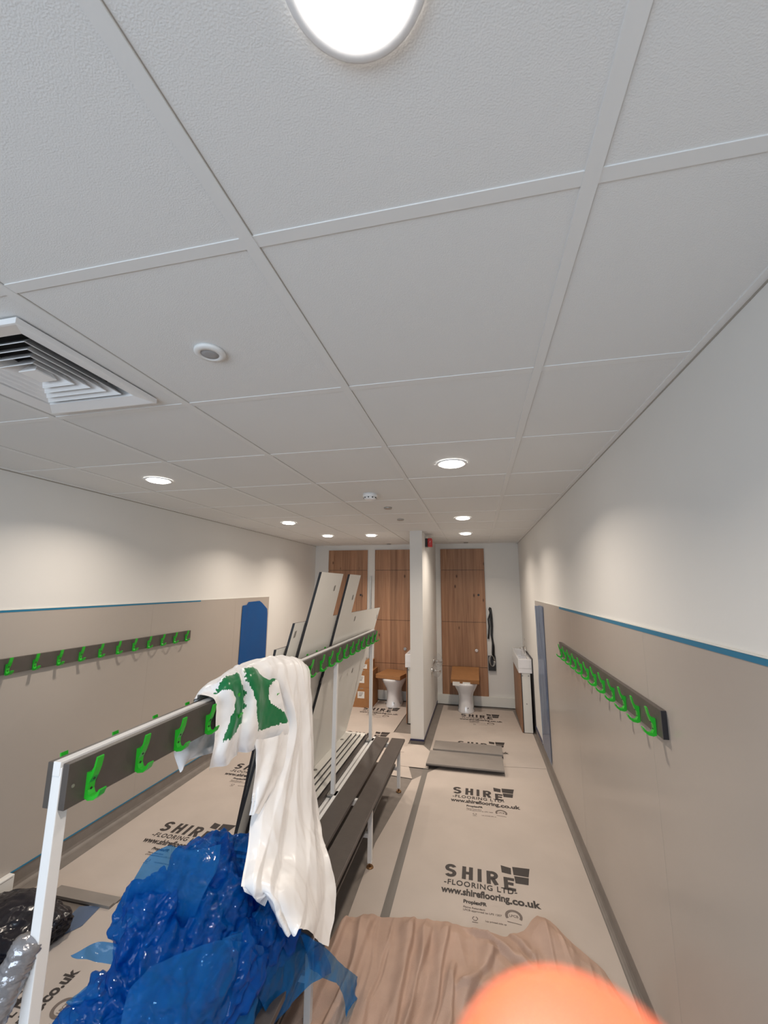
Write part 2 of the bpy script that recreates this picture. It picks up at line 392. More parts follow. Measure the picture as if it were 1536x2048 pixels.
# ------------------------------------------------------------------ cartons
def carton(x0, x1, y0, y1, z0, z1, label, lab):
    o = thing('carton', label, 'carton', ((x0+x1)/2, (y0+y1)/2, z0), group='cartons beside the left toilet')
    cx, cy_ = (x0+x1)/2, (y0+y1)/2
    b = box('box', (x0-cx, x1-cx, y0-cy_, y1-cy_, 0, z1-z0), M_card, o, bevel=.003)
    box('parcel_tape', (-.024, .024, y0-cy_-.0008, y1-cy_+.0008, z1-z0-.004, z1-z0+.0008), M_greyboard, o)
    bm = bmesh.new(); bx(bm, lab[0]-cx, lab[1]-cx, y0-cy_-.0015, y0-cy_-.0003, lab[2]-z0, lab[3]-z0); l = obj('label', bm, M_label, o)
    bm = bmesh.new(); w = lab[1]-lab[0]; hh = lab[3]-lab[2]
    for k, q in enumerate((.78, .6, .42, .3)): bx(bm, lab[0]-cx+.2*w, lab[0]-cx+(.85-.1*k)*w, y0-cy_-.0022, y0-cy_-.0015, lab[2]-z0+q*hh, lab[2]-z0+(q+.07)*hh)
    obj('label_print', bm, M_printg, l)
carton(-1.80, -1.49, 5.93, 6.28, ZF, -1.44, 'bottom brown carton of the stack left of the left toilet, white label', (-1.70, -1.60, -1.57, -1.48))
carton(-1.79, -1.49, 5.95, 6.27, -1.44, -1.20, 'middle brown carton of the stack left of the left toilet', (-1.69, -1.61, -1.37, -1.27))
carton(-1.76, -1.53, 5.98, 6.24, -1.20, -1.08, 'small top carton of the stack left of the left toilet', (-1.66, -1.58, -1.18, -1.12))

# ------------------------------------------------------------------ basins
def basin(xw, s, label, end=True):
    """xw wall plane, s +1 when the basin sticks out towards +x"""
    t = thing('basin_unit', label, 'basin', (xw, 5.9, ZF))
    X = lambda d: s*d
    def bxx(bm, d0, d1, *a, **k):
        p, q = sorted((X(d0), X(d1))); bx(bm, p, q, *a, **k)
    bm = bmesh.new()     # basin: a trough with a bowl recess
    z0, z1 = .675, .835
    bxx(bm, .008, .162, -.50, .44, z0, z0+.06, bevel=.004)
    bxx(bm, .008, .045, -.50, .44, z0+.05, z1, bevel=.004); bxx(bm, .145, .162, -.50, .44, z0+.05, z1, bevel=.004)
    bxx(bm, .040, .150, -.50, -.44, z0+.05, z1, bevel=.004); bxx(bm, .040, .150, .36, .44, z0+.05, z1, bevel=.004)
    obj('basin', bm, M_ceramic, t)
    bm = bmesh.new(); bxx(bm, .03, .135, -.49, -.472, .012, z0, bevel=.002); e = obj('end_panel', bm, M_board, t)
    bm = bmesh.new(); bxx(bm, .135, .150, -.485, .43, .012, z0, bevel=.001); obj('front_panel', bm, M_wood, t)
    bm = bmesh.new(); bxx(bm, .128, .136, -.493, -.47, .012, z0); obj('panel_edge', bm, M_core, t)
    bm = bmesh.new(); bxx(bm, .0, .009, -.55, .46, .02, z1+.02); obj('back_panel', bm, M_core, t)
    for d, z in ((.05, z0-.03), (.12, z0-.03), (.085, .33)):
        bm = bmesh.new(); cyl(bm, (X(d), -.4925, z), (X(d), -.4905, z), .009, n=4); obj('screw_cap', bm, M_grey, e)
    tp = bmesh.new()
    cyl(tp, (X(.028), -.05, z1), (X(.028), -.05, z1+.09), .016, .014, 20)
    tube(tp, [(X(.028), -.05, z1+.06), (X(.06), -.05, z1+.075), (X(.095), -.05, z1+.062)], .009)
    cyl(tp, (X(.028), -.05, z1+.09), (X(.028), -.045, z1+.19), .0045, n=10)
    obj('tap', tp, M_chrome, t)
basin(XR-.001, -1, 'white trough basin with wood front and lever tap on the right wall')
basin(PX0-.001, -1, 'edge of a white basin showing past the left side of the partition')

# fire alarm, toilet roll holder, shower kit
t = thing('fire_alarm_sounder', 'red fire alarm sounder high on the partition wall', 'alarm', (PX1, 5.15, .48))
bm = bmesh.new(); bx(bm, 0, .030, -.05, .05, 0, .105, bevel=.006); obj('base', bm, M_black, t)
bm = bmesh.new(); bx(bm, .030, .085, -.052, .052, .0, .108, bevel=.012); hd = obj('housing', bm, M_red, t)
bm = bmesh.new(); prism(bm, [(.052, .045), (.07, .062), (.062, .062), (.078, .08), (.056, .06), (.064, .06)], 'y', -.0535, -.0525); obj('bolt_mark', bm, M_label, hd)
t = thing('toilet_roll_holder', 'chrome twin toilet roll holder in clear wrap on the partition wall', 'toilet roll holder', (PX1, 5.75, -1.0))
for k, (dy, dz) in enumerate(((-.12, -.09), (.10, -.01))):
    bm = bmesh.new(); cyl(bm, (0, dy, dz), (.02, dy, dz), .036, .032, 24); cyl(bm, (.02, dy, dz), (.085, dy, dz), .016, n=16)
    tube(bm, [(.085, dy, dz), (.10, dy, dz-.01), (.105, dy+.05, dz-.02), (.105, dy+.12, dz-.02)], .009)
    obj('arm', bm, M_chrome, t)
    bm = bmesh.new(); b2 = bmesh.new(); bmesh.ops.create_icosphere(b2, subdivisions=4, radius=.085)
    for v in b2.verts: v.co += v.normal*.014*noise.noise(v.co*22+Vector((k, 0, 0)))
    for f in b2.faces: f.smooth = True
    add(bm, b2, Matrix.Translation((.068, dy+.04, dz)) @ Matrix.Diagonal((.72, .8, 1, 1))); obj('wrapping', bm, M_clear, t)
t = thing('shower_kit', 'black cables and bagged fitting hanging on the back wall beside the right wood panel', 'cable kit', (.178, YB, -1.2))
bm = bmesh.new(); bx(bm, -.052, .052, -.045, -.001, 0, .205, bevel=.004); obj('box', bm, M_black, t)
bm = bmesh.new()
tube(bm, [(.0, -.02, .885), (-.012, -.035, .86), (.0, -.03, .80), (-.03, -.03, .72), (-.022, -.03, .62), (-.032, -.03, .52), (-.04, -.03, .44)], .013); obj('cable', bm, M_black, t); bm = bmesh.new()
tube(bm, [(.0, -.02, .885), (.01, -.03, .82), (.004, -.03, .72), (.012, -.03, .6), (.006, -.03, .5), (.02, -.035, .38), (.012, -.04, .25), (.02, -.04, .15)], .013); obj('cable', bm, M_black, t); bm = bmesh.new()
tube(bm, [(.012, -.02, .88), (.024, -.03, .76), (.026, -.03, .62), (.018, -.03, .48), (.036, -.04, .34), (.03, -.05, .2)], .008)
obj('cable', bm, M_black, t)
bm = bmesh.new()
for ph in (0, 1.1, 2.2):
    tube(bm, [(.045*math.cos(a+ph*.1)*(.6+.15*ph), -.055-.004*ph, .14+.075*math.sin(a)) for a in [2*PI*i/18 for i in range(19)]], .0045, 8)
obj('coiled_wire', bm, M_steel, t)

# ------------------------------------------------------------------ ceiling fittings
def lamp(x, y, label, r=.062):
    t = thing('downlight', label, 'ceiling light', (x, y, H), group='round ceiling downlights')
    bm = bmesh.new()
    n = 48; prof = [(r+.019, 0), (r+.019, -.004), (r+.0165, -.006), (r+.006, -.0045), (r, -.0025), (r-.001, 0)]
    R = [[bm.verts.new((p[0]*math.cos(2*PI*i/n), p[0]*math.sin(2*PI*i/n), p[1]+.004)) for i in range(n)] for p in prof]
    for a, b in zip(R, R[1:]):
        for i in range(n): bm.faces.new((a[i], a[(i+1) % n], b[(i+1) % n], b[i])).smooth = True
    obj('rim', bm, M_white, t)
    bm = bmesh.new(); lathe(bm, [(r-.001, .004), (r-.0015, -.002), (r*.93, -.0055), (r*.8, -.007), (r*.4, -.0085), (.0001, -.009)], n=48); obj('diffuser', bm, M_lamp, t)
    L = bpy.data.lights.new('lamp_light', 'AREA'); L.shape = 'DISK'; L.size = 2*r-.01; L.energy = LAMP_W; L.color = LAMP_COL; L.spread = 2.45
    o = bpy.data.objects.new('lamp_light', L); COL.objects.link(o); o.parent = t; o.location = (0, 0, -.0105)
lamp(-.105, .303, 'large bright ceiling light at the top of the picture, directly overhead')
lamp(-.110, 2.115, 'ceiling downlight over the right aisle, nearest of the right row after the overhead one')
lamp(-.110, 3.92, 'ceiling downlight over the right aisle, in the middle of the right row')
lamp(-.115, 5.12, 'ceiling downlight above the right cubicle floor, last of the right row')
lamp(-1.92, 2.11, 'ceiling downlight nearest the camera over the left side of the room')
lamp(-1.90, 3.91, 'ceiling downlight over the left side, middle of its row')
lamp(-1.895, 5.06, 'ceiling downlight over the left side, farthest of its row by the left wood panel')
lamp(-1.315, 5.10, 'ceiling downlight in the left cubicle, nearest the partition')

t = thing('air_diffuser', 'square white ceiling air diffuser with stepped louvres', 'air vent', (-1.302, .906, H), )
def frame_sq(bm, prof):
    """prof (half size, z): nested square rings"""
    R = [[bm.verts.new((sx*p[0], sy_*p[0], p[1])) for sx, sy_ in ((-1, -1), (1, -1), (1, 1), (-1, 1))] for p in prof]
    for a, b in zip(R, R[1:]):
        for i in range(4): bm.faces.new((a[i], a[(i+1) % 4], b[(i+1) % 4], b[i]))
bm = bmesh.new(); frame_sq(bm, [(.228, .004), (.228, -.012), (.222, -.012), (.178, -.002), (.176, .004), (.176, .06)]); obj('frame', bm, M_white, t)
bm = bmesh.new(); bx(bm, -.18, .18, -.18, .18, .07, .075); frame_sq(bm, [(.18, .0045), (.18, .07)]); obj('duct', bm, M_duct, t)
for k, (a, b) in enumerate(((.150, .112), (.120, .084), (.090, .056), (.060, .028))):
    bm = bmesh.new(); frame_sq(bm, [(a+.004, -.004), (a+.004, -.0065), (b, .036), (b-.002, .036), (a, -.0035), (a+.004, -.004)]); obj('louvre', bm, M_white, t)
bm = bmesh.new(); bx(bm, -.032, .032, -.032, .032, -.006, -.002); frame_sq(bm, [(.032, -.004), (.014, .03)]); obj('centre_plate', bm, M_white, t)
# ceiling is open above the diffuser: a dark box built down from it
t = thing('ceiling_sensor', 'round grey ceiling sensor beside the square air diffuser', 'sensor', (-.708, .915, H))
bm = bmesh.new(); lathe(bm, [(.042, .008), (.042, .001), (.039, -.002), (.026, -.004), (.024, -.001)], n=36); obj('rim', bm, M_grid, t)
bm = bmesh.new(); lathe(bm, [(.0245, .001), (.024, -.002), (.012, -.003), (.0001, -.0035)], n=30); obj('lens', bm, M_lens, t)
t = thing('smoke_detector', 'white smoke detector on the ceiling near the middle of the room', 'smoke detector', (-.723, 2.76, H))
bm = bmesh.new(); lathe(bm, [(.052, .0085), (.052, -.012), (.050, -.016)], n=36); obj('base', bm, M_white, t)
bm = bmesh.new(); lathe(bm, [(.046, -.016), (.044, -.028), (.030, -.036), (.0001, -.037)], n=36); hd = obj('head', bm, M_white, t)
bm = bmesh.new()
for i in range(10):
    a = 2*PI*i/10; bx(bm, -.004, .004, -.002, .002, -.027, -.019); 
    for v in bm.verts[-8:]: v.co = Matrix.Rotation(a, 3, 'Z') @ (v.co+Vector((0, .0455, 0)))
obj('vent_slot', bm, M_black, hd)
for (x, y, lab) in ((-.706, 3.29, 'small dark flush ceiling disc just beyond the smoke detector'), (-.712, 3.91, 'small dark flush ceiling disc second beyond the smoke detector, before the partition'),
                    (-.139, 6.22, 'small flush ceiling disc above the right toilet'), (-1.321, 6.24, 'small flush ceiling disc above the left toilet')):
    t = thing('ceiling_sensor', lab, 'sensor', (x, y, H), group='flush ceiling discs')
    bm = bmesh.new(); lathe(bm, [(.034, .008), (.034, 0), (.031, -.004), (.022, -.005)], n=28); obj('rim', bm, M_steel, t)
    bm = bmesh.new(); lathe(bm, [(.022, -.001), (.020, -.004), (.0001, -.005)], n=24); obj('lens', bm, M_lens, t)

# ------------------------------------------------------------------ coat hooks
def hook_mesh():
    bm = bmesh.new()
    side = [(0, .006), (0, -.050), (.010, -.054), (.026, -.051), (.037, -.042), (.043, -.028), (.0395, -.0265), (.031, -.038), (.022, -.0435),
            (.012, -.042), (.0075, -.032), (.0085, -.017), (.016, -.002), (.022, .016), (.026, .040), (.0225, .0415), (.018, .020), (.012, .008)]
    prism(bm, side, 'y', -.009, .009)
    return bm
def hook_pins():
    bm = bmesh.new()
    cyl(bm, (.0072, 0, -.030), (.0088, 0, -.030), .0028, n=10); cyl(bm, (.012, 0, -.008), (.0142, 0, -.009), .0028, n=10)
    return bm
_h = hook_mesh(); bmesh.ops.recalc_face_normals(_h, faces=_h.faces[:]); HOOK = bpy.data.meshes.new('coat_hook'); _h.to_mesh(HOOK); _h.free(); HOOK.materials.append(M_green)
_h = hook_pins(); PIN = bpy.data.meshes.new('screw'); _h.to_mesh(PIN); _h.free(); PIN.materials.append(M_hole)
def hook(parent, x, y, z, s):
    o = bpy.data.objects.new('coat_hook', HOOK); COL.objects.link(o); o.parent = parent; o.location = (x, y, z)
    o.rotation_euler = (0, 0, 0 if s > 0 else PI)
    p = bpy.data.objects.new('screw', PIN); COL.objects.link(p); p.parent = o
def rail_board(parent, x0, x1, y0, y1, z0, z1):
    b = box('board', (x0, x1, y0, y1, z0, z1), M_slat, parent, bevel=.0015)
    box('board_end', (x0+.001, x1-.001, y0-.0012, y0+.001, z0+.001, z1-.001), M_core, b)
    return b
t = thing('coat_hook_rail', 'dark grey coat rail with green hooks on the left wall', 'coat rail', (XL+.006, 2.6, -.46))
rail_board(t, 0, .018, 1.72-2.6, 3.42-2.6, -.044, .042)
for k in range(12): hook(t, .018, 1.744+.1465*k-2.6, .006, 1)
t = thing('coat_hook_rail', 'dark grey coat rail with green hooks on the right wall', 'coat rail', (XR-.006, 2.5, -.46))
rail_board(t, -.018, 0, 1.655-2.5, 3.44-2.5, -.044, .048)
for k in range(12): hook(t, -.018, 1.715+.148*k-2.5, .002, -1)

# ------------------------------------------------------------------ double sided bench with hook rail
BX = -.945; YS = (.846, 1.80, 2.76, 3.72)
bench = thing('cloakroom_bench', 'long double sided changing bench with dark slats, white posts and green hook rail', 'bench', (BX, 2.3, ZF))
def bo(name, bm, mats, p=None):
    o = obj(name, bm, mats)
    o.parent = p or bench
    o.matrix_parent_inverse = Matrix.Translation((-BX, -2.3, -ZF))
    return o
ZS = -1.31
for y in YS:
    bm = bmesh.new(); bx(bm, BX-.0125, BX+.0125, y-.014, y+.014, ZS-.01, -.412, bevel=.002); po = bo('post', bm, M_white)
    bm = bmesh.new(); bx(bm, BX-.03, BX+.03, y-.03, y+.03, ZS-.012, ZS-.002); po2 = bo('post_foot_plate', bm, M_steel)
    bm = bmesh.new(); bx(bm, BX-.265, BX+.265, y-.014, y+.014, ZS-.055, ZS-.021, bevel=.002)
    bx(bm, BX-.25, BX+.25, y-.012, y+.012, -1.535, -1.51, bevel=.002); bo('cross_bar', bm, M_white)
    for s in (-1, 1):
        bm = bmesh.new(); bx(bm, BX+s*.25-.0135, BX+s*.25+.0135, y-.0135, y+.0135, ZF+.03, ZS-.05, bevel=.002); lg = bo('leg', bm, M_white)
        bm = bmesh.new(); cyl(bm, (BX+s*.25, y, ZF+.001), (BX+s*.25, y, ZF+.010), .024, .019, 18); cyl(bm, (BX+s*.25, y, ZF+.01), (BX+s*.25, y, ZF+.034), .006, n=10)
        o = obj('foot', bm, M_brass, lg); o.matrix_parent_inverse = Matrix.Identity(4)
y0, y1 = .70, 3.79
for a, b in ((.035, .150), (.176, .292)):
    for s in (-1, 1):
        p, q = sorted((BX+s*a, BX+s*b)); bm = bmesh.new(); bx(bm, p, q, y0, y1, ZS-.020, ZS, bevel=.0025); bo('seat_slat', bm, M_slat)
for s in (-1, 1):
    for a, b in ((.03, .11), (.14, .22)):
        p, q = sorted((BX+s*a, BX+s*b)); bm = bmesh.new(); bx(bm, p, q, y0+.1, y1-.05, -1.511, -1.497, bevel=.002); bo('shelf_slat', bm, M_slat)
bm = bmesh.new(); bx(bm, BX+.012, BX+.034, y0, y1, ZS-.045, ZS-.020, bevel=.002); bo('seat_bearer', bm, M_white); bm = bmesh.new(); bx(bm, BX-.034, BX-.012, y0, y1, ZS-.045, ZS-.020, bevel=.002); bo('seat_bearer', bm, M_white)
bm = bmesh.new(); bx(bm, BX+.012, BX+.033, y0, y1, ZS-.0198, ZS-.002, bevel=.002); bo('edge_strip', bm, M_white)
bm = bmesh.new(); bx(bm, BX-.010, BX+.010,   .830, 3.79, -.430, -.400, bevel=.001); bo('top_tube', bm, M_white)
for s in (-1, 1):
    for ya, yb in ((.834, 2.30), (2.304, 3.795)):
        p, q = sorted((BX+s*.0135, BX+s*.030)); bm = bmesh.new(); bx(bm, p, q, ya, yb, -.500, -.404, bevel=.0015); hb = bo('hook_board', bm, M_slat)
    for k in range(20):
        y = .892+.1475*k + (.02 if k > 9 else 0)
        if y > 3.77: continue
        hook(bench, s*.030, y-2.3, -.446-ZF, s)
bm = bmesh.new(); cyl(bm, (BX+.0300, .85, -.455), (BX+.0308, .85, -.455), .004, n=12); bo('screw_head', bm, M_steel)

# ------------------------------------------------------------------ laminate boards leaning on the bench rail and piled on its seat
def leaning(poly, xoff, slope, thick, label, marks=()):
    """poly in (y,z); the sheet leans from the seat up against the rail"""
    X = lambda z: BX-.032+xoff+(z+.41)*slope
    n = len(poly); bm = bmesh.new()
    A = [bm.verts.new((X(z), y, z)) for y, z in poly]; B = [bm.verts.new((X(z)-thick, y, z)) for y, z in poly]
    f = bm.faces.new(A); f.material_index = 0; f = bm.faces.new(B[::-1]); f.material_index = 0
    for i in range(n):
        f = bm.faces.new((A[i], B[i], B[(i+1) % n], A[(i+1) % n])); f.material_index = 1
    t = thing('laminate_board', label, 'board', (X(poly[0][1]), poly[0][0], poly[0][1]), group='white boards leaning on the bench')
    inv = Matrix.Translation((-X(poly[0][1]), -poly[0][0], -poly[0][1]))
    o = obj('sheet', bm, (M_board, M_core), t); o.matrix_parent_inverse = inv
    if marks:
        for y, z in marks:
            bm = bmesh.new(); 
            c = [(y-.012, z-.02), (y+.010, z-.016), (y+.014, z+.02), (y-.008, z+.016)]
            bm.faces.new([bm.verts.new((X(b)+.0015, a, b)) for a, b in c]); o = obj('bracket_mark', bm, M_stick, t); o.matrix_parent_inverse = inv
    return t
SL = .20; ZP = -1.248
leaning([(2.58, ZP), (3.66, ZP), (4.04, -.215), (3.07, -.205), (3.12, .077), (2.836, .077), (2.764, -.40)], -.004, SL, .016,
        'frontmost leaning white board, narrow upright at its left and long low right side', [(3.02, -.09), (3.97, -.30), (3.2, -.26), (2.70, -.62), (3.45, -.7), (2.66, -.95)])
leaning([(2.11, ZP), (3.2, ZP), (3.4, -.215), (2.71, -.205), (2.745, .077), (2.334, .077), (2.258, -.40)], -.024, SL, .016,
        'leaning white board with the wide tall upright, second from the right', [(2.62, -.02), ])
leaning([(2.02, ZP), (2.6, ZP), (2.75, -.215), (2.155, -.208), (2.13, -.38)], -.044, SL, .014,
        'leaning white board with a grey mark at its low corner, third from the right', [(2.185, -.27)])
leaning([(2.06, ZP), (2.4, ZP), (2.6, -.335), (2.035, -.332)], -.062, SL, .014,
        'shortest leaning white board, only its left corner showing above the white bag')
for k, (xa, xb, ya, yb, lab) in enumerate(((-1.235, -1.005, 1.95, 3.80, 'lowest white board in the pile on the left bench seat'),
                                      (-1.23, -1.04, 2.02, 3.74, 'second lowest white board in the pile on the left bench seat'),
                                      (-1.23, -1.065, 1.98, 3.70, 'third white board up in the pile on the left bench seat'),
                                      (-1.225, -1.09, 2.0, 3.64, 'top white board in the pile, with two grey marks'))):
    z0 = ZS+.0005+k*.0152
    bm = bmesh.new(); bx(bm, xa, xb, ya, yb, z0, z0+.0145)
    for f in bm.faces: f.material_index = 0 if abs(f.normal.z) > .5 else 1
    bm.normal_update()
    for f in bm.faces: f.material_index = 0 if abs(f.normal.z) > .5 else 1
    cx_, cy_ = (xa+xb)/2, (ya+yb)/2
    t = thing('laminate_board', lab, 'board', (cx_, cy_, z0), group='white boards piled on the left bench seat')
    o = obj('sheet', bm, (M_board, M_core), t); o.matrix_parent_inverse = Matrix.Translation((-cx_, -cy_, -z0))
    if k == 3:
        bm = bmesh.new()
        for y in (3.48, 2.9, 2.45): cyl(bm, (-1.125, y, z0+.0145), (-1.125, y, z0+.0150), .016, n=8)
        o = obj('bracket_mark', bm, M_stick, t); o.matrix_parent_inverse = Matrix.Translation((-cx_, -cy_, -z0))

# ------------------------------------------------------------------ floor protection sheets with printed logos
def text_mesh(body, size, bold=0.0, sx=1.0, space=1.0):
    cu = bpy.data.curves.new('t', 'FONT'); cu.body = body; cu.size = size; cu.offset = bold; cu.space_character = space; cu.resolution_u = 3
    o = bpy.data.objects.new('t', cu); COL.objects.link(o); bpy.context.view_layer.update()
    dg = bpy.context.evaluated_depsgraph_get(); me = bpy.data.meshes.new_from_object(o.evaluated_get(dg))
    bpy.data.objects.remove(o); bpy.data.curves.remove(cu)
    b = bmesh.new(); b.from_mesh(me); bpy.data.meshes.remove(me)
    xs = [v.co.x for v in b.verts]
    for v in b.verts: v.co.x -= min(xs)
    return b, max(xs)-min(xs)
def put_text(bm, body, x, y, width, cap, bold=0.0, mat=0, space=1.0):
    """text scaled to an exact width and cap height, baseline at y"""
    b, w = text_mesh(body, 1.0, bold, 1, space)
    for v in b.verts: v.co = Vector((x+v.co.x*width/w, y+v.co.y*cap/.70, 0))
    for f in b.faces: f.material_index = mat
    add(bm, b)
def flat(bm, poly, mat=0): bm.faces.new([bm.verts.new((x, y, 0)) for x, y in poly]).material_index = mat
def arc(bm, cx, cy, r0, r1, a0, a1, n=20, mat=0):
    for i in range(n):
        p, q = a0+(a1-a0)*i/n, a0+(a1-a0)*(i+1)/n
        flat(bm, [(cx+r0*math.cos(p), cy+r0*math.sin(p)), (cx+r1*math.cos(p), cy+r1*math.sin(p)), (cx+r1*math.cos(q), cy+r1*math.sin(q)), (cx+r0*math.cos(q), cy+r0*math.sin(q))], mat)
def stroke(bm, pts, w, mat=0):
    pts = [Vector((p[0], p[1])) for p in pts]; L = []; Rr = []
    for i, p in enumerate(pts):
        a = (p-pts[i-1]).normalized() if i else None; b = (pts[i+1]-p).normalized() if i < len(pts)-1 else None
        if a is None: t, k = b, 1
        elif b is None: t, k = a, 1
        else: t = (a+b).normalized(); k = 1/max(.5, t.dot(a))
        n = Vector((-t.y, t.x))*w/2*k; L.append(p+n); Rr.append(p-n)
    for i in range(len(pts)-1): flat(bm, [L[i], Rr[i], Rr[i+1], L[i+1]], mat)
def logo_part(name, build):
    b = bmesh.new(); build(b); me = bpy.data.meshes.new(name); b.to_mesh(me); b.free(); me.materials.append(M_print); me.materials.append(M_printg); return (name, me)
# origin: left end of the SHIRE baseline; units metres
def _big(l):
    T = .0235; h = .112
    def el(cx, cy, rx, ry, a0, a1, n=14): return [(cx+rx*math.cos(a0+(a1-a0)*i/n), cy+ry*math.sin(a0+(a1-a0)*i/n)) for i in range(n+1)]
    S1 = el(.032, h-.033, .0225, .0225, .35, PI*1.25, 16)+el(.032, .0335, .0235, .023, PI*.30, -PI*.85, 18)
    stroke(l, S1, T)
    def ln(x0, y0, x1, y1, w=T): stroke(l, [(x0, y0), (x1, y1)], w)
    x, y = .100, -.003; ln(x+T/2, y, x+T/2, y+h); ln(x+.052, y, x+.052, y+h); ln(x+T, y+h/2, x+.0415, y+h/2)
    x, y = .191, -.006; ln(x+T/2, y, x+T/2, y+h)
    x, y = .243, -.010; ln(x+T/2, y, x+T/2, y+h); stroke(l, [(x+T, y+h-T/2), (x+.032, y+h-T/2)]+el(x+.033, y+h-.034, .0215, .0233, PI/2, -PI/2, 10)+[(x+T, y+h-.0575)], T); stroke(l, [(x+.034, y+.050), (x+.056, y)], T*1.08)
    x, y = .340, -.036; ln(x+T/2, y, x+T/2, y+h-.006); ln(x+T, y+T/2, x+.064, y+T/2-.004); ln(x+T, y+h*.5, x+.054, y+h*.5-.003); ln(x+T, y+h-T/2-.006, x+.060, y+h-T/2-.008)
    for q in ([(.333, .108), (.387, .100), (.389, .158), (.330, .172)], [(.400, .100), (.486, .098), (.500, .176), (.398, .172)], [(.406, .030), (.478, .030), (.486, .090), (.403, .090)]):
        flat(l, q)
def _word(l):
    put_text(l, '-FLOORING LTD-', .0, -.064, .408, .042, .024, space=1.15)
def _web(l): put_text(l, 'www.shireflooring', -.012, -.132, .375, .050, .04); put_text(l, '.co.uk', .362, -.140, .162, .050, .04)
def _small(l):
    put_text(l, 'ProplexFR', .115, -.188, .125, .024, .05)
    put_text(l, 'Flame Retardant', .115, -.222, .115, .012, .03, 1)
    put_text(l, 'LPCB approved to LPS 1207', .115, -.242, .20, .012, .02, 1)
    put_text(l, 'Lay printed side up', .23, -.295, .105, .011, .02, 1)
def _seal(l):
    arc(l, .375, -.225, .030, .044, -.5, PI+.5, 26, 1); put_text(l, 'LPCB', .352, -.232, .046, .016, .02, 1)
    flat(l, [(.34, -.264), (.41, -.272), (.41, -.276), (.34, -.268)], 1)
def _rec(l):
    for k in (0, 2, 4): arc(l, .178, -.286, .010, .015, PI/2+.3+k, PI/2+2+k, 6, 1)
    flat(l, [(.163, -.312), (.193, -.312), (.193, -.308), (.163, -.308)], 1)
LOGO = [logo_part(*a) for a in (('printed_logo', _big), ('printed_words', _word), ('printed_web_address', _web), ('printed_small_text', _small), ('printed_seal', _seal), ('printed_recycling_mark', _rec))]

def sheet(outline, z, label, logos=(), rot=0, thick=.0022):
    cx_ = sum(p[0] for p in outline)/len(outline); cy_ = sum(p[1] for p in outline)/len(outline)
    t = thing('floor_protection_sheet', label, 'floor covering', (cx_, cy_, z))
    bm = bmesh.new(); prism(bm, [(x-cx_, y-cy_) for x, y in outline], 'z', 0, thick); obj('sheet', bm, M_paper, t)
    for (x, y) in logos:
        for nm, me_ in LOGO:
            o = bpy.data.objects.new(nm, me_); COL.objects.link(o); o.parent = t
            o.location = (x-cx_, y-cy_, thick+.0008); o.rotation_euler = (0, 0, rot)
    return t
zf = ZF+.0006
sheet([(-.625, .2), (.586, .2), (.588, 4.47), (.2, 4.44), (-.30, 4.42), (-.62, 3.95), (-.72, 3.0), (-.69, 1.0)], zf,
      'long beige floor protection sheet along the right aisle with two big printed logos', [(-.243, 2.79), (-.250, 3.80)])
sheet([(-.535, 4.40), (.20, 4.42), (.588, 4.465), (.584, 5.42), (.468, 5.44), (.43, 6.28), (-.525, 6.33)], zf+.003,
      'beige floor protection sheet running into the right toilet cubicle', [(-.258, 4.87), (-.262, 5.88)])
sheet([(-2.50, 2.16), (-1.66, 2.16), (-1.60, 3.0), (-1.62, 4.66), (-2.54, 4.66)], zf,
      'beige floor protection sheet between the left wall and the bench', [(-2.235, 2.79), (-2.285, 3.79)])
sheet([(-2.0, 4.62), (-.80, 4.60), (-.62, 3.97), (-.80, 3.99), (-1.60, 4.0), (-1.62, 4.3)][::-1], zf+.003,
      'beige floor protection sheet crossing the floor at the far end of the bench', [])
sheet([(-1.98, 4.55), (-.79, 4.53), (-.78, 5.06), (-1.01, 5.07), (-.96, 6.34), (-1.95, 6.34)], zf+.006,
      'beige floor protection sheet in front of the left toilet', [(-1.54, 4.87), (-1.60, 5.85)])
sheet([(-.79, 4.2), (-.5, 4.2), (-.5, 4.56), (-.62, 4.76), (-.79, 4.76)], zf+.0055,
      'small square of floor protection sheet at the foot of the partition')
sheet([(-2.08, .7), (-1.13, .7), (-1.25, 2.10), (-1.93, 2.165), (-2.075, 2.17)], zf+.004,
      'loose floor protection sheet by the left bench with its print turned sideways', [(-1.915, 1.28)], rot=PI/2)
tag(box('floor_tape', (-.548, -.500, 1.2, 4.22, zf+.0023, zf+.0030), M_gtape), 'grey tape line on the floor sheet beside the bench', 'tape')
tag(box('floor_tape', (.586, .590, 1.0, 4.45, zf+.0023, zf+.0032), M_gtape), 'grey tape along the right skirting edge of the aisle sheet', 'tape')
# grey trim strip by the left wall
bm = bmesh.new(); bx(bm, -2.36, -1.95, 2.12, 2.15, zf+.0065, zf+.020); bx(bm, -2.36, -1.95, 2.15, 2.20, zf+.0065, zf+.012)
tag(obj('metal_trim_strip', bm, M_greyboard), 'short grey trim strip lying on the floor in front of the black bags', 'trim strip')

